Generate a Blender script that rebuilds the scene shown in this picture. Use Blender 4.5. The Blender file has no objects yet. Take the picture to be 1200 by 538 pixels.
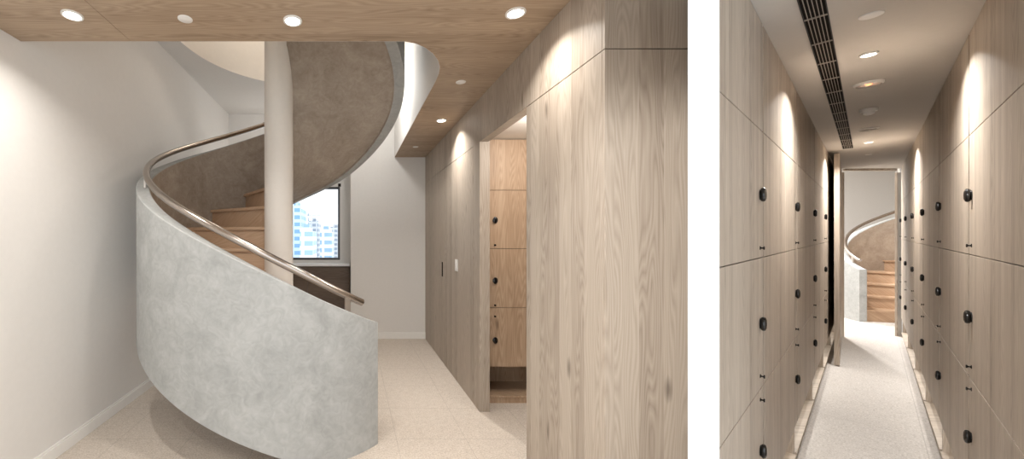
import bpy, bmesh, math, random
from mathutils import Matrix, Vector
random.seed(7)
PI = math.pi
scn = bpy.context.scene
COL = scn.collection

# ---------------------------------------------------------------- camera facts
F = 450.0            # focal length in pixels of the 1200 px wide frame
CX, CY = 411.0, 279.0
EYE = 1.45

def at(px, py, Y):
    return Vector(((px - CX) / F * Y, Y, EYE + (CY - py) / F * Y))

# ---------------------------------------------------------------- materials
def rgb(r, g, b):
    def f(c):
        c /= 255.0
        return c / 12.92 if c <= 0.04045 else ((c + 0.055) / 1.055) ** 2.4
    return (f(r), f(g), f(b), 1.0)

def new_mat(name):
    m = bpy.data.materials.new(name)
    m.use_nodes = True
    nt = m.node_tree
    return m, nt, nt.nodes, nt.links, nt.nodes['Principled BSDF']

def math_node(nt, op, a, b=None, c=None):
    n = nt.nodes.new('ShaderNodeMath'); n.operation = op
    for i, v in enumerate((a, b, c)):
        if v is None: continue
        if isinstance(v, (int, float)): n.inputs[i].default_value = v
        else: nt.links.new(v, n.inputs[i])
    return n.outputs[0]

def ramp(nt, fac, stops):
    r = nt.nodes.new('ShaderNodeValToRGB')
    el = r.color_ramp.elements
    while len(el) < len(stops): el.new(0.5)
    for e, (p, c) in zip(el, stops):
        e.position = p; e.color = c
    nt.links.new(fac, r.inputs[0])
    return r.outputs[0]

def mix(nt, fac, a, b, mode='MIX'):
    n = nt.nodes.new('ShaderNodeMix'); n.data_type = 'RGBA'; n.blend_type = mode
    for sock, v in ((n.inputs[0], fac), (n.inputs[6], a), (n.inputs[7], b)):
        if isinstance(v, (int, float)): sock.default_value = v
        elif isinstance(v, tuple): sock.default_value = v
        else: nt.links.new(v, sock)
    return n.outputs[2]

def wood(name, light, mid, dark, along='Z', stave=0.11, grain=1.0, tone=0.10, rough=0.5, seed=0.0, knots=True, across_y_only=False):
    """planked oak: staves run along one axis, flowing growth-ring contours, pores and knots"""
    m, nt, N, L, bs = new_mat(name)
    tc = N.new('ShaderNodeTexCoord')
    sp = N.new('ShaderNodeSeparateXYZ'); L.new(tc.outputs['Object'], sp.inputs[0])
    x, y, z = sp.outputs
    if along == 'Z':
        a = z; p = math_node(nt, 'ADD', x, y)
    elif along == 'X':
        a = x; p = math_node(nt, 'ADD', y, z)
    else:
        a = y; p = math_node(nt, 'ADD', x, z)
    p = math_node(nt, 'ADD', p, 40.0 + seed)
    q = math_node(nt, 'DIVIDE', p, stave)
    idx = math_node(nt, 'FLOOR', q)
    wn = N.new('ShaderNodeTexWhiteNoise'); wn.noise_dimensions = '1D'
    L.new(idx, wn.inputs['W'])
    rnd = wn.outputs['Value']
    off = math_node(nt, 'MULTIPLY', rnd, 37.0)
    def vec(ps, as_, extra):
        c = N.new('ShaderNodeCombineXYZ')
        L.new(math_node(nt, 'MULTIPLY', p, ps), c.inputs[0])
        L.new(math_node(nt, 'MULTIPLY_ADD', a, as_, off), c.inputs[1])
        c.inputs[2].default_value = extra
        return c.outputs[0]
    # rings
    n1 = N.new('ShaderNodeTexNoise'); n1.inputs['Scale'].default_value = 1.0
    n1.inputs['Detail'].default_value = 1.5; n1.inputs['Roughness'].default_value = 0.45
    L.new(vec(9.0, 0.75, seed), n1.inputs['Vector'])
    rings = math_node(nt, 'MULTIPLY', n1.outputs['Fac'], 26.0)
    rings = math_node(nt, 'FRACT', rings)
    rings = math_node(nt, 'PINGPONG', rings, 0.5)
    rings = math_node(nt, 'MULTIPLY', rings, 2.0)
    # fibre
    n2 = N.new('ShaderNodeTexNoise'); n2.inputs['Scale'].default_value = 1.0
    n2.inputs['Detail'].default_value = 4.0; n2.inputs['Roughness'].default_value = 0.6
    L.new(vec(130.0, 2.5, seed + 3), n2.inputs['Vector'])
    # slow tone drift
    n3 = N.new('ShaderNodeTexNoise'); n3.inputs['Scale'].default_value = 1.0
    n3.inputs['Detail'].default_value = 2.0
    L.new(vec(5.0, 0.5, seed + 9), n3.inputs['Vector'])
    g = math_node(nt, 'MULTIPLY', rings, 0.27 * grain)
    g = math_node(nt, 'MULTIPLY_ADD', n2.outputs['Fac'], 0.50, g)
    g = math_node(nt, 'MULTIPLY_ADD', n3.outputs['Fac'], 0.45, g)
    g = math_node(nt, 'MULTIPLY_ADD', math_node(nt, 'SUBTRACT', rnd, 0.5), tone * 2.2, g)
    col = ramp(nt, g, [(0.18, dark), (0.48, mid), (0.85, light)])
    if knots:
        v = N.new('ShaderNodeTexVoronoi'); v.inputs['Scale'].default_value = 1.0
        v.inputs['Randomness'].default_value = 1.0
        L.new(vec(4.2, 1.35, 0.0), v.inputs['Vector'])
        dn = math_node(nt, 'MULTIPLY_ADD', n2.outputs['Fac'], 0.06, v.outputs['Distance'])
        k = ramp(nt, dn, [(0.055, (1, 1, 1, 1)), (0.12, (0, 0, 0, 1))])
        kr = math_node(nt, 'MULTIPLY', k, 0.62)
        col = mix(nt, kr, col, (dark[0] * .45, dark[1] * .42, dark[2] * .4, 1))
    L.new(col, bs.inputs['Base Color'])
    bs.inputs['Roughness'].default_value = rough
    bs.inputs['Specular IOR Level'].default_value = 0.35
    bp = N.new('ShaderNodeBump'); bp.inputs['Strength'].default_value = 0.12; bp.inputs['Distance'].default_value = 0.002
    L.new(n2.outputs['Fac'], bp.inputs['Height']); L.new(bp.outputs[0], bs.inputs['Normal'])
    return m

def plain(name, c, rough=0.5, metal=0.0, spec=0.5):
    m, nt, N, L, bs = new_mat(name)
    n = N.new('ShaderNodeTexNoise'); n.inputs['Scale'].default_value = 30; n.inputs['Detail'].default_value = 3
    tc = N.new('ShaderNodeTexCoord'); L.new(tc.outputs['Object'], n.inputs['Vector'])
    a = tuple(min(1, v * 1.02) for v in c[:3]) + (1,); b = tuple(v * 0.97 for v in c[:3]) + (1,)
    L.new(mix(nt, n.outputs['Fac'], b, a), bs.inputs['Base Color'])
    bs.inputs['Roughness'].default_value = rough
    bs.inputs['Metallic'].default_value = metal
    bs.inputs['Specular IOR Level'].default_value = spec
    return m

def plaster(name, c1, c2, c3):
    m, nt, N, L, bs = new_mat(name)
    tc = N.new('ShaderNodeTexCoord')
    n1 = N.new('ShaderNodeTexNoise'); n1.inputs['Scale'].default_value = 3.2; n1.inputs['Detail'].default_value = 6
    n1.inputs['Roughness'].default_value = 0.62; n1.inputs['Distortion'].default_value = 1.3
    L.new(tc.outputs['Object'], n1.inputs['Vector'])
    n2 = N.new('ShaderNodeTexNoise'); n2.inputs['Scale'].default_value = 14; n2.inputs['Detail'].default_value = 5
    n2.inputs['Distortion'].default_value = 2.2
    L.new(tc.outputs['Object'], n2.inputs['Vector'])
    f = math_node(nt, 'MULTIPLY_ADD', n2.outputs['Fac'], 0.4, math_node(nt, 'MULTIPLY', n1.outputs['Fac'], 0.62))
    L.new(ramp(nt, f, [(0.36, c1), (0.5, c2), (0.66, c3)]), bs.inputs['Base Color'])
    bs.inputs['Roughness'].default_value = 0.62
    bs.inputs['Specular IOR Level'].default_value = 0.3
    bp = N.new('ShaderNodeBump'); bp.inputs['Strength'].default_value = 0.10; bp.inputs['Distance'].default_value = 0.004
    L.new(n2.outputs['Fac'], bp.inputs['Height']); L.new(bp.outputs[0], bs.inputs['Normal'])
    return m

def carpet(name, c1, c2, c3, tile=0.5):
    m, nt, N, L, bs = new_mat(name)
    tc = N.new('ShaderNodeTexCoord')
    n1 = N.new('ShaderNodeTexNoise'); n1.inputs['Scale'].default_value = 95; n1.inputs['Detail'].default_value = 4
    n1.inputs['Roughness'].default_value = 0.8
    L.new(tc.outputs['Object'], n1.inputs['Vector'])
    n2 = N.new('ShaderNodeTexNoise'); n2.inputs['Scale'].default_value = 22; n2.inputs['Detail'].default_value = 3
    L.new(tc.outputs['Object'], n2.inputs['Vector'])
    f = math_node(nt, 'MULTIPLY_ADD', n2.outputs['Fac'], 0.14, math_node(nt, 'MULTIPLY', n1.outputs['Fac'], 0.86))
    col = ramp(nt, f, [(0.36, c1), (0.5, c2), (0.64, c3)])
    sp = N.new('ShaderNodeSeparateXYZ'); L.new(tc.outputs['Object'], sp.inputs[0])
    ln = None
    for o, sh in ((sp.outputs[0], 0.17), (sp.outputs[1], 0.23)):
        d = math_node(nt, 'PINGPONG', math_node(nt, 'ADD', o, 20 + sh), tile / 2)
        e = math_node(nt, 'LESS_THAN', d, 0.0022)
        ln = e if ln is None else math_node(nt, 'MAXIMUM', ln, e)
    col = mix(nt, math_node(nt, 'MULTIPLY', ln, 0.35), col, (c1[0] * .6, c1[1] * .6, c1[2] * .6, 1))
    L.new(col, bs.inputs['Base Color'])
    bs.inputs['Roughness'].default_value = 0.95
    bs.inputs['Specular IOR Level'].default_value = 0.1
    bp = N.new('ShaderNodeBump'); bp.inputs['Strength'].default_value = 0.5; bp.inputs['Distance'].default_value = 0.006
    L.new(n1.outputs['Fac'], bp.inputs['Height']); L.new(bp.outputs[0], bs.inputs['Normal'])
    return m

def emitter(name, c, s):
    m, nt, N, L, bs = new_mat(name)
    bs.inputs['Base Color'].default_value = c
    bs.inputs['Emission Color'].default_value = c
    bs.inputs['Emission Strength'].default_value = s
    return m

def glass_mat():
    m, nt, N, L, bs = new_mat('window_glass')
    N.remove(bs)
    t = N.new('ShaderNodeBsdfTransparent'); t.inputs[0].default_value = (0.95, 0.98, 1.0, 1)
    g = N.new('ShaderNodeBsdfGlossy'); g.inputs['Roughness'].default_value = 0.03
    fr = N.new('ShaderNodeFresnel'); fr.inputs[0].default_value = 1.35
    mx = N.new('ShaderNodeMixShader')
    L.new(fr.outputs[0], mx.inputs[0]); L.new(t.outputs[0], mx.inputs[1]); L.new(g.outputs[0], mx.inputs[2])
    L.new(mx.outputs[0], N['Material Output'].inputs[0])
    return m

def facade(name, wallc, winc, sx, sz, gap=0.25):
    m, nt, N, L, bs = new_mat(name)
    tc = N.new('ShaderNodeTexCoord')
    sp = N.new('ShaderNodeSeparateXYZ'); L.new(tc.outputs['Object'], sp.inputs[0])
    a = math_node(nt, 'FRACT', math_node(nt, 'DIVIDE', math_node(nt, 'ADD', math_node(nt, 'ADD', sp.outputs[0], sp.outputs[1]), 500), sx))
    b = math_node(nt, 'FRACT', math_node(nt, 'DIVIDE', math_node(nt, 'ADD', sp.outputs[2], 500), sz))
    f = math_node(nt, 'MULTIPLY', math_node(nt, 'GREATER_THAN', a, gap), math_node(nt, 'GREATER_THAN', b, 0.45))
    L.new(mix(nt, f, wallc, winc), bs.inputs['Base Color'])
    bs.inputs['Roughness'].default_value = 0.6
    return m

oakL, oakM, oakD = rgb(184, 172, 158), rgb(163, 150, 136), rgb(124, 111, 98)
M = {}
M['oak'] = wood('pale_oak_panel', oakL, oakM, oakD, 'Z', 0.105, 1.0, 0.11)
M['oak_locker'] = wood('locker_oak', rgb(194, 182, 168), rgb(169, 156, 142), rgb(126, 114, 101), 'Z', 0.05, 0.75, 0.10, seed=5.0, knots=False)
M['oak_alcove'] = wood('alcove_locker_oak', rgb(196, 170, 144), rgb(172, 145, 119), rgb(134, 108, 86), 'Z', 0.09, 1.0, 0.07, seed=8.0)
M['oak_ceiling'] = wood('ceiling_oak', rgb(186, 165, 142), rgb(163, 142, 120), rgb(114, 96, 79), 'X', 0.12, 1.0, 0.07, seed=2.0)
M['step_oak'] = wood('stair_oak', rgb(208, 180, 153), rgb(186, 155, 127), rgb(152, 122, 96), 'X', 0.3, 0.7, 0.05, seed=4.0, knots=False)
M['dark_oak'] = wood('sill_cabinet_oak', rgb(120, 104, 92), rgb(98, 84, 74), rgb(72, 60, 52), 'X', 0.15, 0.8, 0.07, seed=6.0, knots=False)
M['wall'] = plain('warm_white_paint', rgb(230, 227, 223), 0.75, spec=0.2)
M['white'] = plain('bright_white_paint', rgb(246, 246, 246), 0.8, spec=0.2)
M['column'] = plain('column_paint', rgb(232, 226, 218), 0.6, spec=0.3)
M['ceiling_paint'] = plain('ceiling_paint', rgb(226, 218, 208), 0.8, spec=0.2)
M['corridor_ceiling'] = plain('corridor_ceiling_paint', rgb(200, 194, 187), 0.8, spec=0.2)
M['plaster'] = plaster('grey_trowelled_plaster', rgb(156, 158, 157), rgb(168, 170, 169), rgb(181, 183, 182))
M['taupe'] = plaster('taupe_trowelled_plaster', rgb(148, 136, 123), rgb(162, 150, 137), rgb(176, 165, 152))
M['carpet'] = carpet('warm_grey_carpet', rgb(180, 168, 155), rgb(208, 197, 185), rgb(225, 216, 206))
M['carpet2'] = carpet('pale_grey_carpet', rgb(174, 167, 160), rgb(203, 197, 191), rgb(222, 217, 212))
M['steel'] = plain('brushed_steel', rgb(178, 170, 163), 0.24, 1.0)
M['steel_matt'] = plain('satin_steel', rgb(196, 190, 184), 0.4, 1.0)
M['black'] = plain('black_lacquer', rgb(14, 13, 13), 0.22, 0.0, 0.6)
M['bronze'] = plain('dark_bronze', rgb(48, 38, 34), 0.35, 0.6)
M['gap'] = plain('dark_gap', rgb(26, 22, 20), 0.9, spec=0.1)
M['trim_white'] = plain('white_enamel', rgb(240, 238, 234), 0.35)
M['alu'] = plain('anodised_frame', rgb(92, 92, 94), 0.35, 0.7)
M['grille'] = plain('grille_black', rgb(30, 26, 24), 0.6)
M['grille_edge'] = plain('grille_grey', rgb(150, 140, 130), 0.5)
M['lens'] = emitter('lamp_lens', (1.0, 0.93, 0.84, 1), 14)
M['orange_lens'] = emitter('orange_indicator', (1.0, 0.38, 0.16, 1), 1.2)
M['glass'] = glass_mat()

# ---------------------------------------------------------------- mesh helpers
class MB:
    def __init__(s): s.v = []; s.f = []; s.sm = []
    def add(s, vs, fs, smooth=False, T=None):
        o = len(s.v)
        for p in vs:
            p = Vector(p)
            if T: p = T @ p
            s.v.append(p)
        for f in fs:
            s.f.append([i + o for i in f]); s.sm.append(smooth)
        return s
    def box(s, a, b, T=None):
        x0, y0, z0 = a; x1, y1, z1 = b
        vs = [(x0,y0,z0),(x1,y0,z0),(x1,y1,z0),(x0,y1,z0),(x0,y0,z1),(x1,y0,z1),(x1,y1,z1),(x0,y1,z1)]
        return s.add(vs, [(0,3,2,1),(4,5,6,7),(0,1,5,4),(1,2,6,5),(2,3,7,6),(3,0,4,7)], False, T)
    def prism(s, pts, z0, z1, T=None, smooth=False):
        n = len(pts)
        vs = [(p[0], p[1], z0) for p in pts] + [(p[0], p[1], z1) for p in pts]
        s.add(vs, [tuple(range(n-1,-1,-1)), tuple(range(n, 2*n))], False, T)
        o = len(s.v) - 2*n
        for i in range(n):
            j = (i+1) % n
            s.f.append([o+i, o+j, o+n+j, o+n+i]); s.sm.append(smooth)
        return s
    def lathe(s, prof, n=32, T=None, sy=1.0, caps=True):
        """profile of (r, z) from bottom to top about local z"""
        vs = []
        for r, z in prof:
            for k in range(n):
                a = 2*PI*k/n
                vs.append((r*math.cos(a), r*sy*math.sin(a), z))
        fs = []
        for i in range(len(prof)-1):
            for k in range(n):
                kk = (k+1) % n
                fs.append((i*n+k, i*n+kk, (i+1)*n+kk, (i+1)*n+k))
        if caps:
            fs.append(tuple(range(n-1,-1,-1))); m = (len(prof)-1)*n
            fs.append(tuple(range(m, m+n)))
        return s.add(vs, fs, True, T)
    def tube(s, pts, r, n=12, T=None):
        vs = []; P = [Vector(p) for p in pts]
        for i, p in enumerate(P):
            d = (P[min(i+1, len(P)-1)] - P[max(i-1, 0)]).normalized()
            up = Vector((0, 0, 1)) if abs(d.z) < 0.95 else Vector((1, 0, 0))
            u = d.cross(up).normalized(); w = u.cross(d)
            for k in range(n):
                a = 2*PI*k/n
                vs.append(p + u*r*math.cos(a) + w*r*math.sin(a))
        fs = []
        for i in range(len(P)-1):
            for k in range(n):
                kk = (k+1) % n
                fs.append((i*n+k, i*n+kk, (i+1)*n+kk, (i+1)*n+k))
        fs.append(tuple(range(n-1,-1,-1))); m = (len(P)-1)*n
        fs.append(tuple(range(m, m+n)))
        return s.add(vs, fs, True, T)
    def build(s, name, mat, parent=None, bevel=0.0, matrix=None):
        me = bpy.data.meshes.new(name)
        me.from_pydata([tuple(p) for p in s.v], [], s.f)
        for p, f in zip(me.polygons, s.sm): p.use_smooth = f
        bm = bmesh.new(); bm.from_mesh(me)
        bmesh.ops.recalc_face_normals(bm, faces=bm.faces)
        for e in bm.edges:
            if len(e.link_faces) == 2 and e.calc_face_angle(0) > math.radians(35): e.smooth = False
        bm.to_mesh(me); bm.free()
        me.materials.append(mat)
        o = bpy.data.objects.new(name, me); COL.objects.link(o)
        if parent: o.parent = parent
        if matrix is not None: o.matrix_world = matrix
        if bevel > 0:
            b = o.modifiers.new('bevel', 'BEVEL'); b.width = bevel; b.segments = 2
            b.limit_method = 'ANGLE'; b.angle_limit = math.radians(40)
            for p in me.polygons: p.use_smooth = p.use_smooth
        return o

def thing(name, label, cat, matrix=None, group=None):
    o = bpy.data.objects.new(name, None); COL.objects.link(o)
    o.empty_display_size = 0.1
    if matrix is not None: o.matrix_world = matrix
    o['label'] = label; o['category'] = cat
    if group: o['group'] = group
    return o

def tag(o, label, cat, group=None):
    o['label'] = label; o['category'] = cat
    if group: o['group'] = group
    return o

def struct(o, label=None):
    o['kind'] = 'structure'
    if label: o['label'] = label
    return o

def copy_tree(o, matrix=None, parent=None):
    c = o.copy(); COL.objects.link(c)
    if parent: 
        c.parent = parent; c.matrix_parent_inverse = o.matrix_parent_inverse.copy()
    if matrix is not None: c.matrix_world = matrix
    for ch in list(o.children): copy_tree(ch, None, c)
    return c

def Tm(x, y, z, rz=0.0):
    return Matrix.Translation((x, y, z)) @ Matrix.Rotation(rz, 4, 'Z')

# ---------------------------------------------------------------- room constants
XW = 1.074      # oak panelled wall plane
XL = -1.95      # left wall plane
HC = 2.613      # timber ceiling
SEAM = 2.25
YB = 5.53       # end wall beside the window bay
YN = 6.136      # window wall
UC = 3.43       # ceiling of the upper landing
TOP = 4.9
YF = -1.6       # the room goes on behind the photographer

# ---- floor
fl = MB()
fl.prism([(XL-.1, YF), (0.9, YF), (0.97, 1.12), (1.22, 1.45), (1.75, 1.78), (1.75, 3.80), (1.10, 3.80), (1.10, YB+.05), (0.05, YB+.05), (0.05, YN+.1), (XL-.1, YN+.1)], -0.12, 0.0)
struct(fl.build('floor', M['carpet']))

# ---- left wall
struct(MB().box((XL-.12, YF, 0), (XL, YN+.12, TOP)).build('wall_left', M['wall']))
# ---- baseboards
def baseboard(name, a, b, T=None):
    """profiled skirting: tall face with a stepped top"""
    a = Vector(a); b = Vector(b); d = (b-a).normalized(); n = Vector((-d.y, d.x))
    m = MB()
    for t0, t1, z0, z1 in ((0, .014, 0, .078), (0, .009, .078, .094)):
        p = [a + n*t0, b + n*t0, b + n*t1, a + n*t1]
        m.prism([(q.x, q.y) for q in p], z0, z1)
    return struct(m.build(name, M['trim_white'], bevel=.002))
baseboard('baseboard_left', (XL, YN), (XL, YF))
baseboard('baseboard_back', (XW, YB), (0.0, YB))

# ---- end wall beside the window bay (goes up into the landing) and bay side
struct(MB().box((0.0, YB, 0), (XW+.12, YB+.12, TOP)).build('wall_back', M['wall']))
struct(MB().box((0.0, YB+.12, 0), (0.12, YN+.12, TOP)).build('wall_bay', M['wall']))
# ---- window wall with opening
WX0, WX1, WZ0, WZ1 = -1.25, -0.172, 1.10, 2.27
w = MB()
w.box((XL, YN, 0), (WX0, YN+.14, TOP)); w.box((WX1, YN, 0), (0.0, YN+.14, TOP))
w.box((WX0, YN, 0), (WX1, YN+.14, WZ0)); w.box((WX0, YN, WZ1), (WX1, YN+.14, TOP))
struct(w.build('wall_window', M['wall']))
# window
win = bpy.data.objects.new('window_1', None); COL.objects.link(win); struct(win)
fr = MB(); t = .035
fr.box((WX0, YN+.03, WZ0), (WX1, YN+.09, WZ0+t)); fr.box((WX0, YN+.03, WZ1-t), (WX1, YN+.09, WZ1))
fr.box((WX0, YN+.03, WZ0+t), (WX0+t, YN+.09, WZ1-t)); fr.box((WX1-t, YN+.03, WZ0+t), (WX1, YN+.09, WZ1-t))
fr.box((-.99, YN+.03, WZ0+t), (-.96, YN+.09, WZ1-t))
fr.build('window_frame', M['alu'], win, bevel=.003)
MB().box((WX0+t, YN+.055, WZ0+t), (-.99, YN+.063, WZ1-t)).box((-.96, YN+.055, WZ0+t), (WX1-t, YN+.063, WZ1-t)).build('window_pane', M['glass'], win)
MB().box((WX1-.03, YN-.012, WZ1+.0), (WX1+.015, YN, WZ1+.05)).build('window_catch', M['bronze'], win, bevel=.003)
# sill shelf and the dark cabinet below it
cab = thing('sill_cabinet', 'dark wooden cabinet under the window behind the column', 'cabinet', Tm(-0.98, YN-.14, 0))
MB().box((-.95, -.13, .06), (.965, .135, 1.02)).build('carcass', M['dark_oak'], cab, bevel=.003)
MB().box((-.93, -.115, 0), (.955, .12, .06)).build('plinth', M['gap'], cab)
for k in range(3):
    MB().box((-.94 + k*.634, -.148, .07), (-.94 + k*.634+.628, -.13, 1.0)).build('door', M['dark_oak'], cab, bevel=.002)
tag(MB().box((XL+.01, YN-.30, 1.02), (-.005, YN-.0, 1.05)).build('window_sill_board', M['white'], bevel=.004),
    'long white sill board lying on the dark cabinet below the window', 'sill')

# ---- oak panelled wall: near panel, wall above, far panels (jointed sheets with 3 mm shadow gaps)
def sheets(name, rects, mat, bevel=.0015, parent=None):
    m = MB()
    for a, b in rects: m.box(a, b)
    return m.build(name, mat, parent, bevel=bevel)
g = .0022
YC, Y1, Y2 = 1.622, 2.346, 3.20
XE = 1.452
wr = bpy.data.objects.new('wall_right', None); COL.objects.link(wr); struct(wr)
MB().box((XW+.02, YC+.02, 0), (XE, YC+.10, HC+.1)).box((XW+.02, YC+.02, 0), (XW+.10, Y1-.02, HC+.1)).box((XW+.02, Y1-.02, SEAM+.035), (XW+.07, Y2+.02, HC+.1))\
    .box((XW+.02, Y2+.02, 0), (XW+.08, YB, HC+.1)).build('backing', M['gap'], wr)
sheets('front_panel', [((XW, YC, 0), (XE, YC+.02, SEAM-g)), ((XW, YC, SEAM+g), (XE, YC+.02, HC+.12))], M['oak'], parent=wr)
sheets('near_panel', [((XW, YC+.0205, 0), (XW+.02, Y1-.0205, SEAM-g)), ((XW, YC+.0205, SEAM+g), (XW+.02, Y1+.3, HC+.12))], M['oak'], parent=wr)
MB().box((XW, Y1-.02, 0), (XW+.10, Y1, SEAM-g)).build('near_jamb', M['oak'], wr)
MB().box((XW, Y2, 0), (XW+.085, Y2+.16, SEAM+.01)).build('far_jamb', M['oak'], wr, bevel=.0015)
MB().box((XW, Y1+.3+g, SEAM+g), (XW+.02, Y2, HC+.12)).box((XW+.0203, Y1-.02, SEAM+.004), (XW+.075, Y2, SEAM+.034)).build('lintel_panel', M['oak'], wr)
ys = [Y2 + g, 3.95, 4.42, 5.18, YB]
sheets('upper_panel', [((XW, Y2+g, SEAM+g), (XW+.02, 4.42-g, HC+.12)), ((XW, 4.42+g, SEAM+g), (XW+.02, YB, HC+.12))], M['oak'], parent=wr)
sheets('far_panel', [((XW, Y2+.16+g, 0), (XW+.02, 4.42-g, SEAM-g)), ((XW, 5.22+g, 0), (XW+.02, YB, SEAM-g))], M['oak'], parent=wr)
# the flush door in the panelling
dr = bpy.data.objects.new('door_1', None); COL.objects.link(dr); struct(dr)
MB().box((XW-.0005, 4.42+g, 0.006), (XW+.02, 5.22-g, SEAM-g)).build('door_leaf', M['oak'], dr, bevel=.0015)
hd = MB().box((XW-.006, 4.475, 1.0), (XW+.001, 4.51, 1.17)); hd.build('door_handle', M['gap'], dr, bevel=.003)
# light switch
sw = thing('light_switch', 'white switch plate on the oak wall between door and alcove', 'switch', Tm(XW, 3.885, 1.17))
MB().box((-.009, -.043, -.055), (0, .043, .065)).build('switch_plate', M['trim_white'], sw, bevel=.003)
MB().box((-.014, -.018, -.03), (-.008, .018, .03)).build('rocker', M['trim_white'], sw, bevel=.002)

# ---- timber ceiling with the stairwell cut into it
def ceil_outline():
    c = [(0.313, 2.27)]
    k = [(0.313, 2.27), (0.39, 2.295), (0.455, 2.345), (0.52, 2.42), (0.572, 2.51), (0.607, 2.61), (0.625, 2.72), (0.632, 2.86)]
    return k
K = ceil_outline()
ce = MB()
gC = .0015
ce.box((XL, YF, HC), (-1.30-gC, 2.27, HC+.06))
pts = [(-1.30+gC, YF), (XW+.01, YF), (XW+.01, YB+.01), (0.632, YB+.01)] + list(reversed(K)) + [(-1.30+gC, 2.27)]
ce.prism(pts, HC, HC+.06)
struct(ce.build('ceiling', M['oak_ceiling']))
# ceiling cover over everything in front (slab above boards)
struct(MB().box((XL, YF, HC+.06), (XW+.1, 2.27, HC+.16)).build('trim_1', M['gap']))
# upper landing surround: curved white upstand following the cut
su = MB(); th = .1
path = [(XL, 2.27)] + K + [(0.632, YB)]
def offset_path(path, t):
    out = []
    for i, p in enumerate(path):
        a = Vector(path[max(i-1, 0)]); b = Vector(path[min(i+1, len(path)-1)])
        d = (b-a).normalized(); n = Vector((d.y, -d.x))
        out.append((p[0]+n.x*t, p[1]+n.y*t))
    return out
op = offset_path(path, th)
path = offset_path(path, -.003)
n = len(path)
vs = [(p[0], p[1], HC+.001) for p in path] + [(p[0], p[1], TOP) for p in path] + [(p[0], p[1], HC+.061) for p in op] + [(p[0], p[1], TOP) for p in op]
fs = []
for i in range(n-1):
    fs += [(i, i+1, n+i+1, n+i), (2*n+i+1, 2*n+i, 3*n+i, 3*n+i+1), (n+i, n+i+1, 3*n+i+1, 3*n+i), (i+1, i, 2*n+i, 2*n+i+1)]
su.add(vs, fs, True)
struct(su.build('wall_stairwell', M['wall']))
# upper ceiling with a round hole, and its curved shaft
hc = (-.45, 3.75); hr = 1.27
hole = []
for k in range(49):
    a = PI * k / 48
    hole.append((min(hc[0]+hr*math.cos(a), .60), hc[1]+hr*math.sin(a)))
hole = [(.60, 2.30)] + hole + [(hc[0]-hr, 2.30)]
outer = []
uc = MB()
# triangulated ring between rectangle and hole: strip to the outer rectangle
rect = [(XL, 2.27), (.632, 2.27), (.632, YN), (XL, YN)]
def ray_rect(p):
    c = Vector((hc[0], 3.4)); d = Vector(p) - c
    ts = []
    if d.x > 1e-6: ts.append((.632 - c.x)/d.x)
    if d.x < -1e-6: ts.append((XL - c.x)/d.x)
    if d.y > 1e-6: ts.append((YN - c.y)/d.y)
    if d.y < -1e-6: ts.append((2.27 - c.y)/d.y)
    t = min(ts); q = c + d*t
    return (q.x, q.y)
# insert corners
ang = lambda p: math.atan2(p[1]-3.4, p[0]-hc[0])
hp = [(p, ray_rect(p)) for p in hole]
nn = len(hp)
uc.add([(a[0], a[1], UC) for a, b in hp] + [(b[0], b[1], UC) for a, b in hp],
       [(i, i+1, nn+i+1, nn+i) for i in range(nn-1)])
# corner fillers
for cr in ((.632, YN), (XL, YN)):
    best = None
    for i in range(nn-1):
        b0, b1 = hp[i][1], hp[i+1][1]
        if abs(b0[0]-b1[0]) > 1e-4 and abs(b0[1]-b1[1]) > 1e-4 and (Vector(b0)-Vector(cr)).length < 1.2:
            uc.add([(b0[0], b0[1], UC), (cr[0], cr[1], UC), (b1[0], b1[1], UC)], [(0, 1, 2)])
struct(uc.build('ceiling_upper', M['wall']))
sh = MB()
sh.add([(p[0], p[1], UC) for p in hole] + [(p[0], p[1], TOP) for p in hole], [(i, i+1, nn+i+1, nn+i) for i in range(nn-1)], True)
struct(sh.build('wall_shaft', M['ceiling_paint']))
struct(MB().box((XL-.1, 2.1, TOP), (1.2, YN+.2, TOP+.05)).build('ceiling_top', M['ceiling_paint']))

# ---- unseen ceiling and wall added beside the camera to block sky light
struct(MB().box((XW+.03, YF, HC), (2.75, .9, HC+.08)).build('ceiling_blocker', M['ceiling_paint']))
struct(MB().box((2.70, YF, 0), (2.78, 1.35, HC)).build('wall_blocker', M['wall']))
# ---- alcove behind the opening
struct(MB().box((1.10, YC+.12, 2.32), (1.80, 3.80, 2.38)).build('ceiling_alcove', M['ceiling_paint']))
struct(MB().box((1.76, YC+.16, 0), (1.80, 3.80, 2.32)).build('wall_alcove', M['oak']))
struct(MB().box((1.10, 3.73, 0), (1.76, 3.78, 2.32)).build('wall_alcove_back', M['gap']))

# ---------------------------------------------------------------- lockers
ROWS = [1.875, 1.347, 0.81, 0.28]
KNOB = [1.606, 1.078, 0.556]
PINS = [[1.388], [0.862], [0.765]]

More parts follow.
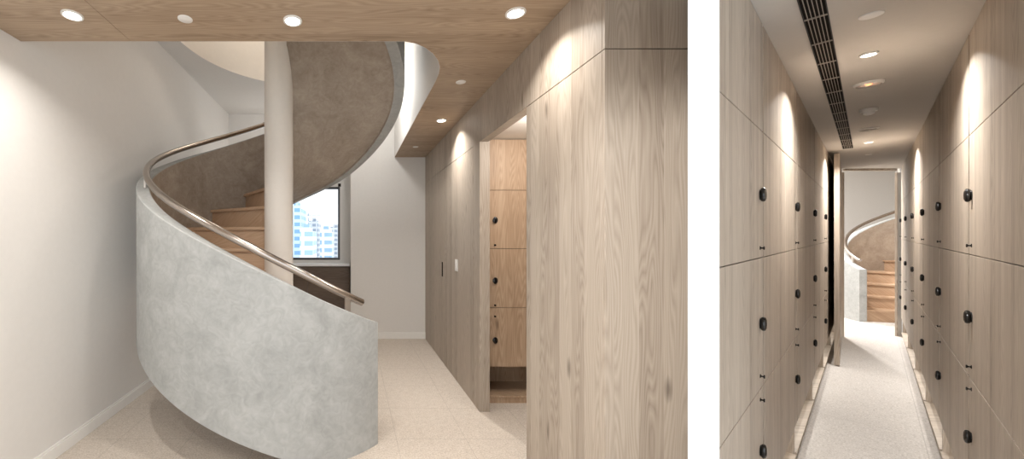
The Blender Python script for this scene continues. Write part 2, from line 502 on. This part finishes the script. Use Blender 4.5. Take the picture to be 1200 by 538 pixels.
def knob_mesh():
    m = MB()
    T = Matrix.Rotation(PI/2, 4, 'X')          # lathe axis -> local -y (into the room)
    m.lathe([(.021, 0), (.022, .001), (.022, .003), (.020, .004), (.0001, .004)], 28, T)
    # oval turn grip
    prof = [(.017, .003), (.0195, .006), (.0205, .011), (.0185, .016), (.012, .019), (.0001, .020)]
    S = Matrix.Diagonal((1.0, 1.42, 1.0, 1.0))
    m.lathe(prof, 28, T @ S)
    return m
def pin_mesh():
    m = MB(); T = Matrix.Rotation(PI/2, 4, 'X')
    m.lathe([(.008, 0), (.008, .002), (.0035, .003), (.0035, .009), (.007, .010), (.0075, .012), (.006, .014), (.0001, .014)], 20, T)
    return m
_kn = knob_mesh().build('knob', M['black']); _pn = pin_mesh().build('pin', M['black'])
KN, PN = _kn.data, _pn.data
bpy.data.objects.remove(_kn); bpy.data.objects.remove(_pn)
def use_mesh(name, me, parent, loc):
    o = bpy.data.objects.new(name, me); COL.objects.link(o); o.parent = parent; o.location = loc
    return o

def locker_column(name, label, w, depth, side, top, mat, matrix, group, inset=.085, gap=.012, rows=None):
    ROWS = rows or [1.875, 1.347, 0.805, 0.268]
    """front face at local y=0, body behind it (+y); x from 0 to w"""
    t = thing(name, label, 'locker', matrix, group)
    c = MB()
    c.box((0, .02, ROWS[3]), (w, depth, top))                     # solid carcass behind the fronts
    c.build('carcass', M['gap'], t)
    d2 = MB()
    d2.box((0, .012, .065), (.018, depth, ROWS[3])); d2.box((w-.018, .012, .065), (w, depth, ROWS[3]))
    d2.build('divider', mat, t)
    MB().box((.018, depth-.012, .065), (w-.018, depth, ROWS[3])).build('back_board', mat, t)
    MB().box((.018, .002, .05), (w-.018, depth-.012, .068)).build('shoe_shelf', mat, t, bevel=.002)
    MB().box((0, .012, 0), (w, depth, .05)).build('plinth', mat, t)
    e = .0020
    MB().box((gap, 0, ROWS[0]+e), (w-gap, .019, top-.002)).build('top_panel', mat, t, bevel=.001)
    for r in range(3):
        z1, z0 = ROWS[r], ROWS[r+1]
        d = MB().box((gap, 0, z0+e), (w-gap, .019, z1-e)).build('door', mat, t, bevel=.001)
        kx = inset if side == 'low' else w-inset
        use_mesh('turn_knob', KN, d, (kx, 0, KNOB[r]))['label'] = 'black turn knob'
        for pz in PINS[r]: use_mesh('stud', PN, d, (kx, 0, pz))['label'] = 'small black stud'
    return t

locker_column('locker_column', 'honey oak locker column seen through the alcove opening in the panelled wall', .54, .36, 'low', 2.315, M['oak_alcove'], Tm(1.20, 3.36, 0), None, inset=.062, gap=.002, rows=[1.868, 1.357, 0.842, 0.322])

# ---------------------------------------------------------------- the spiral stair
CXS, CYS = -.646, 3.45
ZB = [(41.6, 0), (66.5, .0), (81, .115), (104, .30), (127, .485), (151, .68), (270, 1.875), (299, 2.11), (332, 2.46), (367, 2.78), (410, 3.15)]
ZT = [(41.6, .855), (55, .957), (74, 1.14), (94, 1.335), (106, 1.445), (151, 1.835), (251, 2.66), (410, 3.95)]
def tab(T, a):
    if a <= T[0][0]: return T[0][1]
    for (a0, z0), (a1, z1) in zip(T, T[1:]):
        if a <= a1: return z0 + (z1-z0)*(a-a0)/(a1-a0)
    return T[-1][1]
def smooth_tab(T, a, h=9, lo=41.6):
    return sum(tab(T, max(lo, a+k)) for k in (-h, -h/2, 0, h/2, h))/5 if a > lo+h else tab(T, a)
def polar(r, a, z):
    t = math.radians(-a)
    return (r*math.cos(t), r*math.sin(t), z)
RO, RI, RC = 1.12, 1.03, .127
A0, A1 = 41.6, 408

def stair(name, label, matrix, group, nsteps, col_top, Aend):
    t = thing(name, label, 'staircase', matrix, group)
    # parapet: a ribbon of solid wall
    N_ = int((Aend-A0)/2.5); m = MB(); vs = []
    for i in range(N_+1):
        a = A0 + (Aend-A0)*i/N_
        zb = smooth_tab(ZB, a) if a > 72 else tab(ZB, a)
        zt = smooth_tab(ZT, a)
        b = .006
        sec = [(RO, zb), (RO, zt-b), (RO-b, zt), (RI+b, zt), (RI, zt-b), (RI, zb)]
        vs += [polar(r, a, z) for r, z in sec]
    fs = []
    for i in range(N_):
        for k in range(6):
            kk = (k+1) % 6
            fs.append((i*6+k, i*6+kk, (i+1)*6+kk, (i+1)*6+k))
    fs += [tuple(range(6)), tuple(range(N_*6+5, N_*6-1, -1))]
    m.add(vs, fs, True)
    m.build('parapet', M['plaster'], t)
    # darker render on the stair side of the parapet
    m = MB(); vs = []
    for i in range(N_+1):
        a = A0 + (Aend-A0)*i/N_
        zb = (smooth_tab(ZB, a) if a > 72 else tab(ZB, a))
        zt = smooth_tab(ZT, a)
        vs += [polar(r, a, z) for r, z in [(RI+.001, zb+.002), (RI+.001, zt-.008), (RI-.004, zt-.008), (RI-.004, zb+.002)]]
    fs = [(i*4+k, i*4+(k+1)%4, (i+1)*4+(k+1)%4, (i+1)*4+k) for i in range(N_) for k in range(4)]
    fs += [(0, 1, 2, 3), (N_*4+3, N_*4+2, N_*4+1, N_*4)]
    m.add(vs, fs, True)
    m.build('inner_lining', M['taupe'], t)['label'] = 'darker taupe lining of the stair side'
    # soffit slab following the steps underneath
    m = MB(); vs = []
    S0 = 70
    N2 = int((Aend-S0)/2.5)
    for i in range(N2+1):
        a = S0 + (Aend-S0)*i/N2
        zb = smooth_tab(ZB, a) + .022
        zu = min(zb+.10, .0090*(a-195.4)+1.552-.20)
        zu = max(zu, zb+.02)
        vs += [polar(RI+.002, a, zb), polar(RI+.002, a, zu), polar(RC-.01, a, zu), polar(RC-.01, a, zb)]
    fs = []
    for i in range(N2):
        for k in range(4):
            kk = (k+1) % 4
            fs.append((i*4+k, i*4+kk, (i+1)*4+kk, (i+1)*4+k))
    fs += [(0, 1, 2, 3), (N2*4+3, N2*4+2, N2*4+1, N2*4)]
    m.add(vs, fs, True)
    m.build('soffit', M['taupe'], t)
    # steps: tread with overhanging nosing; riser below
    for s_ in range(1, nsteps+1):
        a_n = 195.4 + 21.5*(s_-8); z = .194*s_
        tr = MB()
        def sector(mb, a0, a1, r0, r1, z0, z1, k=8):
            vs = []
            for i in range(k+1):
                a = a0 + (a1-a0)*i/k
                vs += [polar(r0, a, z0), polar(r1, a, z0), polar(r1, a, z1), polar(r0, a, z1)]
            fs = [(0, 1, 2, 3), (k*4+3, k*4+2, k*4+1, k*4)]
            for i in range(k):
                for q in range(4):
                    qq = (q+1) % 4
                    fs.append((i*4+q, i*4+qq, i*4+4+qq, i*4+4+q))
            mb.add(vs, fs)
        # nosing edge is parallel to the riser, 22 mm proud
        sector(tr, a_n, a_n+21.5, RC-.012, RI-.001, z-.028, z)
        d = math.radians(-a_n); e = (math.cos(d), math.sin(d)); nrm = (-math.sin(d), math.cos(d))
        P = []
        for r, o in ((RC-.012, 0), (RI-.003, 0), (RI-.003, .022), (RC-.012, .022)):
            P.append((e[0]*r + nrm[0]*o, e[1]*r + nrm[1]*o))
        tr.prism(P, z-.028, z)
        tr.build('tread', M['step_oak'], t)
        rz = MB(); P = []
        for r, o in ((RC-.012, -.018), (RI-.002, -.018), (RI-.002, 0), (RC-.012, 0)):
            P.append((e[0]*r + nrm[0]*o, e[1]*r + nrm[1]*o))
        rz.prism(P, max(z-.194, 0), z-.028)
        rz.build('riser', M['step_oak'], t)
    # column
    MB().lathe([(RC, 0), (RC, col_top)], 64).build('central_column', M['column'], t)
    # handrail
    pts = []
    for i in range(0, 161):
        a = 46.5 + (Aend-8-46.5)*i/160
        pts.append(polar(1.05, a, smooth_tab(ZT, a)+.108))
    hr_ = MB().tube(pts, .025, 20).build('handrail', M['steel'], t)
    for a in (54, 151, 272, 380):
        if a > Aend-2: break
        zt = smooth_tab(ZT, a)
        x, y, z = polar(1.062, a, 0)
        b = MB()
        T = Matrix.Translation((x, y, 0)) @ Matrix.Rotation(math.radians(-a), 4, 'Z')
        b.box((-.006, -.021, zt-.05 if a < 60 else zt-.004), (.006, .021, zt+.10), T)
        b.build('bracket', M['steel_matt'], hr_, bevel=.001)
    return t
stair('spiral_staircase', 'large grey plaster spiral staircase around a white column in the left room', Tm(CXS, CYS, 0), None, 17, TOP, A1)

# ---------------------------------------------------------------- small ceiling fittings
def downlight(name, label, matrix, group, r=.05, depth=.008, energy=30, spot=100, blend=.9, tilt=None, color=(1, .86, .70)):
    t = thing(name, label, 'ceiling light', matrix, group)
    MB().lathe([(r*.74, -.002), (r*.78, -depth), (r*.98, -depth), (r, -depth*.6), (r, 0.001), (r*.74, .001)], 40, caps=False).build('trim_ring', M['trim_white'], t)
    MB().lathe([(.0001, -.002), (r*.76, -.002), (r*.76, .0005), (.0001, .0005)], 40).build('lens', M['lens'], t)
    li = bpy.data.lights.new('lamp', 'AREA'); li.shape = 'DISK'; li.size = r*1.4; li.energy = energy; li.spread = math.radians(spot)
    li.color = color
    lo = bpy.data.objects.new('lamp', li); COL.objects.link(lo); lo.parent = t; lo.location = (0, 0, -.02)
    if tilt: lo.rotation_euler = tilt
    return t
def cap_disc(name, label, cat, matrix, group, r=.03, mat='trim_white'):
    t = MB().lathe([(r*.9, -.006), (r, -.004), (r, .001), (r*.9, .001)], 36).build(name, M[mat], matrix=matrix)
    return tag(t, label, cat, group)

WARM = (1, .955, .90)
GL = 'recessed downlights in the timber ceiling'
downlight('downlight', 'lit downlight at the left end of the timber ceiling near the wall', Tm(-1.45, 2.0, HC), GL, energy=4.6, spot=150, color=WARM)
downlight('downlight', 'lit downlight in the timber ceiling just above the stair column', Tm(-.31, 2.05, HC), GL, energy=4, spot=140, color=WARM)
downlight('downlight', 'lit downlight beside the tall near oak panel', Tm(.85, 1.98, HC), GL, energy=4, spot=125, color=WARM)
downlight('downlight', 'lit downlight in the timber ceiling beyond the alcove opening', Tm(.895, 3.79, HC), GL, energy=5, spot=120, color=WARM)
downlight('downlight', 'unseen fill downlight in the timber ceiling behind the photographer on the left', Tm(-1.0, .2, HC), GL, energy=7, spot=160, color=WARM)  # out-of-view fitting added for fill
downlight('downlight', 'unseen fill downlight in the timber ceiling behind the photographer on the right', Tm(-.3, .25, HC), GL, energy=7, spot=160, color=WARM)  # second added fill fitting, also out of view
GS = 'small round cover plates in the timber ceiling'
cap_disc('sprinkler_cover', 'small round cover plate between two left downlights in timber ceiling', 'sprinkler', Tm(-.878, 2.036, HC), GS, .037)
cap_disc('sprinkler_cover', 'small round cover plate above the alcove opening in timber ceiling', 'sprinkler', Tm(.82, 2.86, HC), GS, .036)
cap_disc('sprinkler_cover', 'small round cover plate at the far end of timber ceiling', 'sprinkler', Tm(.826, 4.89, HC), GS, .036)

# ================================================================= the locker corridor on the right
VPX, VPY = 1018.0, 272.0
th_d = math.atan2(F, VPX-CX)                    # heading of the corridor, from world +X
cosY = math.sin(th_d)                           # share of the heading along +Y
pitch = math.atan((CY-VPY)/F*cosY)
MC = Matrix.Translation((0, 0, EYE)) @ Matrix.Rotation(th_d, 4, 'Z') @ Matrix.Rotation(-pitch, 4, 'Y') @ Matrix.Translation((0, 0, -EYE))
tanv = (VPX-CX)/F
def S(L, Y):          # sideways offset, depth -> along, across
    X = tanv*Y + L
    return X*math.cos(th_d) + Y*math.sin(th_d), -X*math.sin(th_d) + Y*math.cos(th_d)
AF = .446
HW = AF*math.sin(th_d)                          # half width of the corridor
HCR = 2.33
def s_of(Y, L): return S(L, Y)[0]
# floor and ceiling
sE_l, sE_r = s_of(5.34, -AF-.3), s_of(5.34, AF+.3)
s0 = .35
fp = [(s0, -HW-.17), (sE_r, -HW-.17), (s_of(5.34, -.6), .17+HW), (s_of(1.3, -AF), HW+.17), (s_of(1.3, -AF), HW+.0), (s_of(1.0, -AF), HW+.0), (s0, HW)]
struct(MB().prism(fp, -.1, 0).build('floor_corridor', M['carpet2'], matrix=MC))
cp = [(s0, -HW-.17), (sE_r, -HW-.17), (s_of(5.34, -.6), .17+HW), (s_of(1.45, -AF), HW+.17), (s_of(1.3, -AF), HW+.05), (s_of(1.134, -AF), HW+.04), (s_of(1.0, -AF), HW+.0), (s0, HW)]
struct(MB().prism(cp, HCR, HCR+.08).build('ceiling_corridor', M['corridor_ceiling'], matrix=MC))
# lockers down both sides
ordn = ['first', 'second', 'third', 'fourth', 'fifth', 'sixth', 'seventh']
GLk, GRk = 'oak lockers down the left side of the corridor', 'oak lockers down the right side of the corridor'
YL = [1.140, 1.625, 2.391, 3.157, 3.923, 4.689, 5.30]
dep = .15
for i in range(6):
    sa, sb = s_of(YL[i], -AF), s_of(YL[i+1], -AF)
    d_ = .05 if i == 0 else (.12 if i == 1 else dep)
    lab = ('half hidden oak locker column nearest the white divider on the corridor left' if i == 0 else
           'oak locker column behind the open door at the corridor left end' if i == 5 else
           f'{ordn[i]} oak locker column from the white divider down the corridor left')
    locker_column('locker_column', lab, sb-sa-.001, d_, 'high', HCR-.002, M['oak_locker'], MC @ Matrix.Translation((sa, HW, 0)), GLk)
YR = [.995, 1.71, 2.425, 3.14, 3.855, 4.57, 5.285]
for i in range(6):
    sa, sb = s_of(YR[i], AF), s_of(YR[i+1], AF)
    lab = ('oak locker column filling the right edge of the picture' if i == 0 else
           'oak locker column beside the right door frame at corridor end' if i == 5 else
           f'{ordn[i]} oak locker column from the front down the corridor right')
    locker_column('locker_column', lab, sb-sa-.001, dep, 'low', HCR-.002, M['oak_locker'],
                  MC @ Matrix.Translation((sb, -HW, 0)) @ Matrix.Rotation(PI, 4, 'Z'), GRk)
# unseen strip lights added under the locker rows to brighten floor and shelves
for side, yy in (('left', HW+.07), ('right', -HW-.07)):
    for i in range(1, 6):
        sa, sb = s_of(YR[i], AF if side == 'right' else -AF), s_of(YR[i+1], AF if side == 'right' else -AF)
        li = bpy.data.lights.new('shelf_fill', 'AREA'); li.shape = 'RECTANGLE'; li.size = sb-sa-.1; li.size_y = .03
        li.energy = .55; li.color = (1, .95, .88)
        lo = bpy.data.objects.new('shelf_fill', li); COL.objects.link(lo)
        lo.matrix_world = MC @ Matrix.Translation(((sa+sb)/2, yy, .262))
# backs of the locker rows, towards the rooms beyond
struct(MB().box((s_of(YL[3], -AF), HW+dep+.002, 0), (s_of(5.30, -AF), HW+dep+.03, HCR)).build('wall_corridor_left', M['wall'], matrix=MC))
struct(MB().box((s_of(YR[0], AF), -HW-dep-.03, 0), (s_of(5.285, AF), -HW-dep-.002, HCR)).build('wall_corridor_right', M['wall'], matrix=MC))

# white divider between the rooms
a_ = Vector((1.083, 1.128)); b_ = Vector((.878*1.128, 1.128))
nv = Vector((-math.sin(th_d), math.cos(th_d))); dv = Vector((math.cos(th_d), math.sin(th_d)))
base = Vector((tanv*1.134-AF, 1.134))
q1 = base + nv*.055; q2 = base + dv*.42 + nv*.055
dvd = MB().prism([(a_.x, a_.y), (q1.x, q1.y), (q2.x, q2.y), (1.452, 1.62), (1.439, 1.62), (b_.x, b_.y)], 0, 3.0)
struct(dvd.build('wall_divider', M['white']))

# linear air grille
sg0, sg1 = s_of(1.25, -.21), s_of(4.02, -.21)
yg = .216*math.sin(th_d)
gr = thing('air_grille', 'long black slotted air grille in the corridor ceiling', 'air vent', MC @ Matrix.Translation((sg0, yg, HCR)))
hwg = .031; lg = sg1-sg0
MB().box((0, -hwg, -.001), (lg, hwg, .0)).build('dark_plenum', M['gap'], gr)
m = MB()
m.box((0, -hwg-.002, -.004), (lg, -hwg+.001, .0)).box((0, hwg-.001, -.004), (lg, hwg+.002, .0)).box((-.003, -hwg, -.004), (0, hwg, 0)).box((lg, -hwg, -.004), (lg+.003, hwg, 0))
m.build('rim', M['grille'], gr)
for k in range(5):
    y = -hwg + 2*hwg*(k+1)/6
    MB().box((0, y-.0011, -.005), (lg, y+.0011, -.001)).build('slat', M['grille_edge'], gr)
kx = .18
while kx < lg:
    MB().box((kx, -hwg, -.0055), (kx+.008, hwg, -.001)).build('cross_bar', M['grille_edge'], gr); kx += .35

# fittings on the corridor ceiling
def cpos(Y, L=0.0): 
    s, nn_ = S(L, Y); return MC @ Matrix.Translation((s, nn_, HCR))
GC = 'downlights in the corridor ceiling'
downlight('downlight', 'bright downlight nearest the camera in the corridor ceiling', cpos(1.90), GC, r=.03, energy=8.5, spot=138, color=(1, .98, .95))
downlight('downlight', 'small lit downlight farthest along the corridor ceiling', cpos(3.75), GC, r=.03, energy=13, spot=140, color=(1, .98, .95))
cap_disc('sprinkler_cover', 'round flush cover disc at the top of the corridor ceiling', 'sprinkler', cpos(1.56, .01), None, .032, 'trim_white')
al = thing('alarm_beacon', 'round ceiling alarm beacon with an orange glow', 'alarm', cpos(2.27))
MB().lathe([(.048, -.016), (.056, -.010), (.058, .001), (.036, .001), (.036, -.012)], 40, caps=False).build('ring', M['trim_white'], al)
MB().lathe([(.034, -.004), (.036, .0), (.036, .001)], 36).build('base', M['trim_white'], al)
MB().lathe([(.0001, -.016), (.009, -.014), (.015, -.006), (.015, 0)], 28).build('orange_lamp', M['orange_lens'], al)
sd = thing('smoke_detector', 'white domed smoke detector beyond the alarm beacon', 'smoke detector', cpos(2.75))
MB().lathe([(.038, -.020), (.041, -.014), (.041, .001), (.030, .001)], 36).build('base', M['trim_white'], sd)
MB().lathe([(.0001, -.044), (.014, -.043), (.026, -.036), (.028, -.018), (.028, -.012)], 32).build('sensor_head', M['trim_white'], sd)
sp_ = thing('ceiling_speaker', 'round flush grey speaker beyond the smoke detector', 'speaker', cpos(3.27))
MB().lathe([(.048, -.010), (.056, -.006), (.056, .001), (.044, .001), (.044, -.008)], 40, caps=False).build('rim', M['trim_white'], sp_)
MB().lathe([(.0001, -.007), (.045, -.006), (.045, .001)], 36).build('mesh_cover', M['grille_edge'], sp_)
cap_disc('sprinkler_cover', 'tiny cover disc nearest the corridor door', 'sprinkler', cpos(4.35), None, .024, 'trim_white')

# far doorway: frame, and the door leaf folded back along the lockers
ZD = .08
fx = lambda px: (px-CX)/F*5.32
dfr = bpy.data.objects.new('door_2', None); COL.objects.link(dfr); struct(dfr)
m = MB()
m.box((fx(984.5), 5.32, ZD-.08), (fx(989.5), 5.345, 2.36)); m.box((fx(1051.5), 5.32, ZD-.08), (fx(1057), 5.345, 2.36))
m.build('door_jamb', M['oak_locker'], dfr, bevel=.002)
MB().box((fx(989.5), 5.32, EYE+(CY-200)/F*5.32), (fx(1051.5), 5.345, EYE+(CY-194.5)/F*5.32)).build('door_head', M['oak_locker'], dfr, bevel=.002)
la, lb = S(-.312, 4.13), S(-.372, 5.29)
da = Vector(la); db = Vector(lb); dd = (db-da).normalized(); dn = Vector((-dd.y, dd.x))*.038
leaf = MB().prism([tuple(da), tuple(db), tuple(db+dn), tuple(da+dn)], .012, 2.30)
leaf.build('door_leaf', M['oak_locker'], dfr, bevel=.002, matrix=MC)
# wall above and beside the frame closes the corridor
struct(MB().box((fx(955), 5.34, EYE+(CY-194.5)/F*5.32), (fx(1075), 5.36, 3.0)).box((fx(955), 5.34, 0), (fx(984.5), 5.36, 3.0)).box((fx(1057), 5.34, 0), (fx(1075), 5.36, 3.0)).build('wall_corridor_end', M['wall']))

# ---- the bright stair hall beyond the doorway
X0, X1, Yh0, Yh1 = 6.45, 12.2, 5.42, 8.6
struct(MB().prism([(fx(955), 5.30), (fx(1075), 5.30), (8.5, 4.3), (X1, 4.3), (X1, Yh1), (X0, Yh1), (X0, 5.42), (fx(955), 5.42)], ZD-.1, ZD).build('floor_hall', M['carpet2']))
struct(MB().box((X0, Yh1, ZD), (X1, Yh1+.1, 3.4)).build('wall_hall_back', M['wall']))
struct(MB().box((X0-.1, Yh0, ZD), (X0, Yh1, 3.4)).build('wall_hall_left', M['wall']))
struct(MB().box((X0-.1, Yh0, 3.4), (X1, Yh1+.1, 3.5)).build('ceiling_hall', M['ceiling_paint']))
stair('spiral_staircase', 'distant spiral staircase seen through the doorway at the corridor end', Tm(9.41, 5.98, ZD, math.radians(205.5)), None, 9, 3.3-ZD, 275)
GH = 'downlights of the stair hall'
for (x, y, lab) in ((7.6, 6.2, 'downlight above the doorway side of the stair hall'), (8.3, 7.6, 'downlight over the back of the stair hall')):
    downlight('downlight', lab, Tm(x, y, 3.4), GH, energy=54, spot=175, color=(1, .98, .96))
struct(MB().box((X1, 4.3, 0), (X1+.1, Yh1+.1, 3.5)).build('wall_hall_right', M['wall']))
struct(MB().prism([(fx(1075)-.01, 5.34), (8.5, 4.3), (X1, 4.3), (X1, 4.2), (8.45, 4.2), (fx(1075)-.06, 5.26)], 0, 3.5).build('wall_hall_front', M['wall']))
struct(MB().prism([(fx(1075)-.02, 5.42), (fx(1075)-.02, 5.33), (8.5, 4.3), (X1, 4.3), (X1, 5.42)], 3.4, 3.5).build('ceiling_hall_front', M['ceiling_paint']))
baseboard('baseboard_hall', (X0+.0, Yh1), (X0+.0, Yh0)).location.z = ZD

# ---------------------------------------------------------------- city outside the window
def block(px0, px1, ytop, Y, mat, label, cap=None, rows=()):
    a, b = at(px0, ytop, Y), at(px1, ytop, Y)
    t = thing('high_rise_building', label, 'building', Tm((a.x+b.x)/2, Y, -30), 'towers outside the window')
    w_ = (b.x-a.x)/2; h = a.z+30
    MB().box((-w_, 0, 0), (w_, 8, h)).build('tower_body', mat, t)
    m = MB()
    m.box((-w_*.5, 1, h), (w_*.4, 4, h+1.2)).box((-w_, 0, h), (w_, .3, h+.5))
    m.build('roof_structure', mat, t)
    return t
f1 = facade('glass_tower', rgb(190, 206, 220), rgb(120, 158, 192), 1.6, 1.3, .35)
f2 = facade('grey_tower', rgb(196, 196, 198), rgb(138, 146, 158), 1.1, 1.1, .3)
f3 = facade('white_tower', rgb(232, 234, 236), rgb(150, 176, 200), 3.2, 1.5, .15)
block(340, 353, 244, 70, f1, 'tall blue glass tower at the left of the window')
block(351.5, 366, 271, 62, f3, 'low pale tower right of the blue glass tower')
block(362, 373, 261, 85, f2, 'grey tower block in the middle of the window')
block(375, 389, 272, 75, f3, 'white banded tower right of the grey block')
block(387, 399, 268, 95, f2, 'hazy grey tower at the right edge of the window')
block(300, 345, 258, 120, f2, 'broad hazy grey block far off behind the column')
cr = thing('tower_crane', 'small construction crane on the skyline in the window', 'crane', Tm(at(360, 260, 84).x, 86, -10))
hz = at(360, 252, 84).z + 10
MB().box((-.12, -.12, 0), (.12, .12, hz+1.2)).build('mast', f2, cr)
MB().box((-.9, -.1, hz), (3.2, .1, hz+.22)).build('jib', f2, cr)

# ---------------------------------------------------------------- light
def lamp(name, typ, loc, energy, color=(1, 1, 1), size=.2, rot=(0, 0, 0), **kw):
    li = bpy.data.lights.new(name, typ); li.energy = energy; li.color = color
    if typ == 'AREA': li.size = size
    else: li.shadow_soft_size = size
    for k, v in kw.items(): setattr(li, k, v)
    o = bpy.data.objects.new(name, li); COL.objects.link(o); o.location = loc; o.rotation_euler = rot
    return o
lamp('shaft_fill', 'POINT', (-.9, 4.6, 4.5), 7, (1, .93, .82), .12)  # unseen fill light added up in the shaft
lamp('landing_fill', 'POINT', (-1.2, 5.7, 2.75), 2, (1, .97, .94), .1)  # out of view, added to brighten the upper ceiling
lamp('upper_landing_fill', 'POINT', (.22, 4.35, 3.15), 12, (1, .98, .95), .08)  # added fill without a fitting, brightens end wall and floor
lamp('alcove_fill', 'POINT', (1.45, 2.6, 2.22), 9, (1, .95, .9), .05)  # unseen fill added to brighten the alcove lockers
# unseen spot added to brighten the end of the white divider
dl = Vector((-.32, .2, 2.4)); tg = Vector((1.04, 1.13, 1.45))
o = lamp('divider_fill', 'SPOT', dl, 80, (1, 1, 1), .05, spot_size=math.radians(50), spot_blend=.6)
o.rotation_euler = (tg-dl).to_track_quat('-Z', 'Y').to_euler()

W = bpy.data.worlds.new('sky'); scn.world = W; W.use_nodes = True
bg = W.node_tree.nodes['Background']
bg.inputs[0].default_value = (0.93, 0.97, 1.0, 1); bg.inputs[1].default_value = 1.12

# ---------------------------------------------------------------- camera
cam = bpy.data.cameras.new('camera'); co = bpy.data.objects.new('camera', cam); COL.objects.link(co)
cam.sensor_fit = 'HORIZONTAL'; cam.sensor_width = 36; cam.lens = 36*F/1200
cam.shift_x = (600-CX)/1200; cam.shift_y = -(269-CY)/1200
cam.clip_start = .02; cam.clip_end = 500
co.location = (0, 0, EYE); co.rotation_euler = (PI/2, 0, 0)
scn.camera = co
vs_ = scn.view_settings
vs_.view_transform = 'Standard'; vs_.look = 'None'; vs_.gamma = 1; vs_.exposure = 0.95; vs_.use_curve_mapping = False
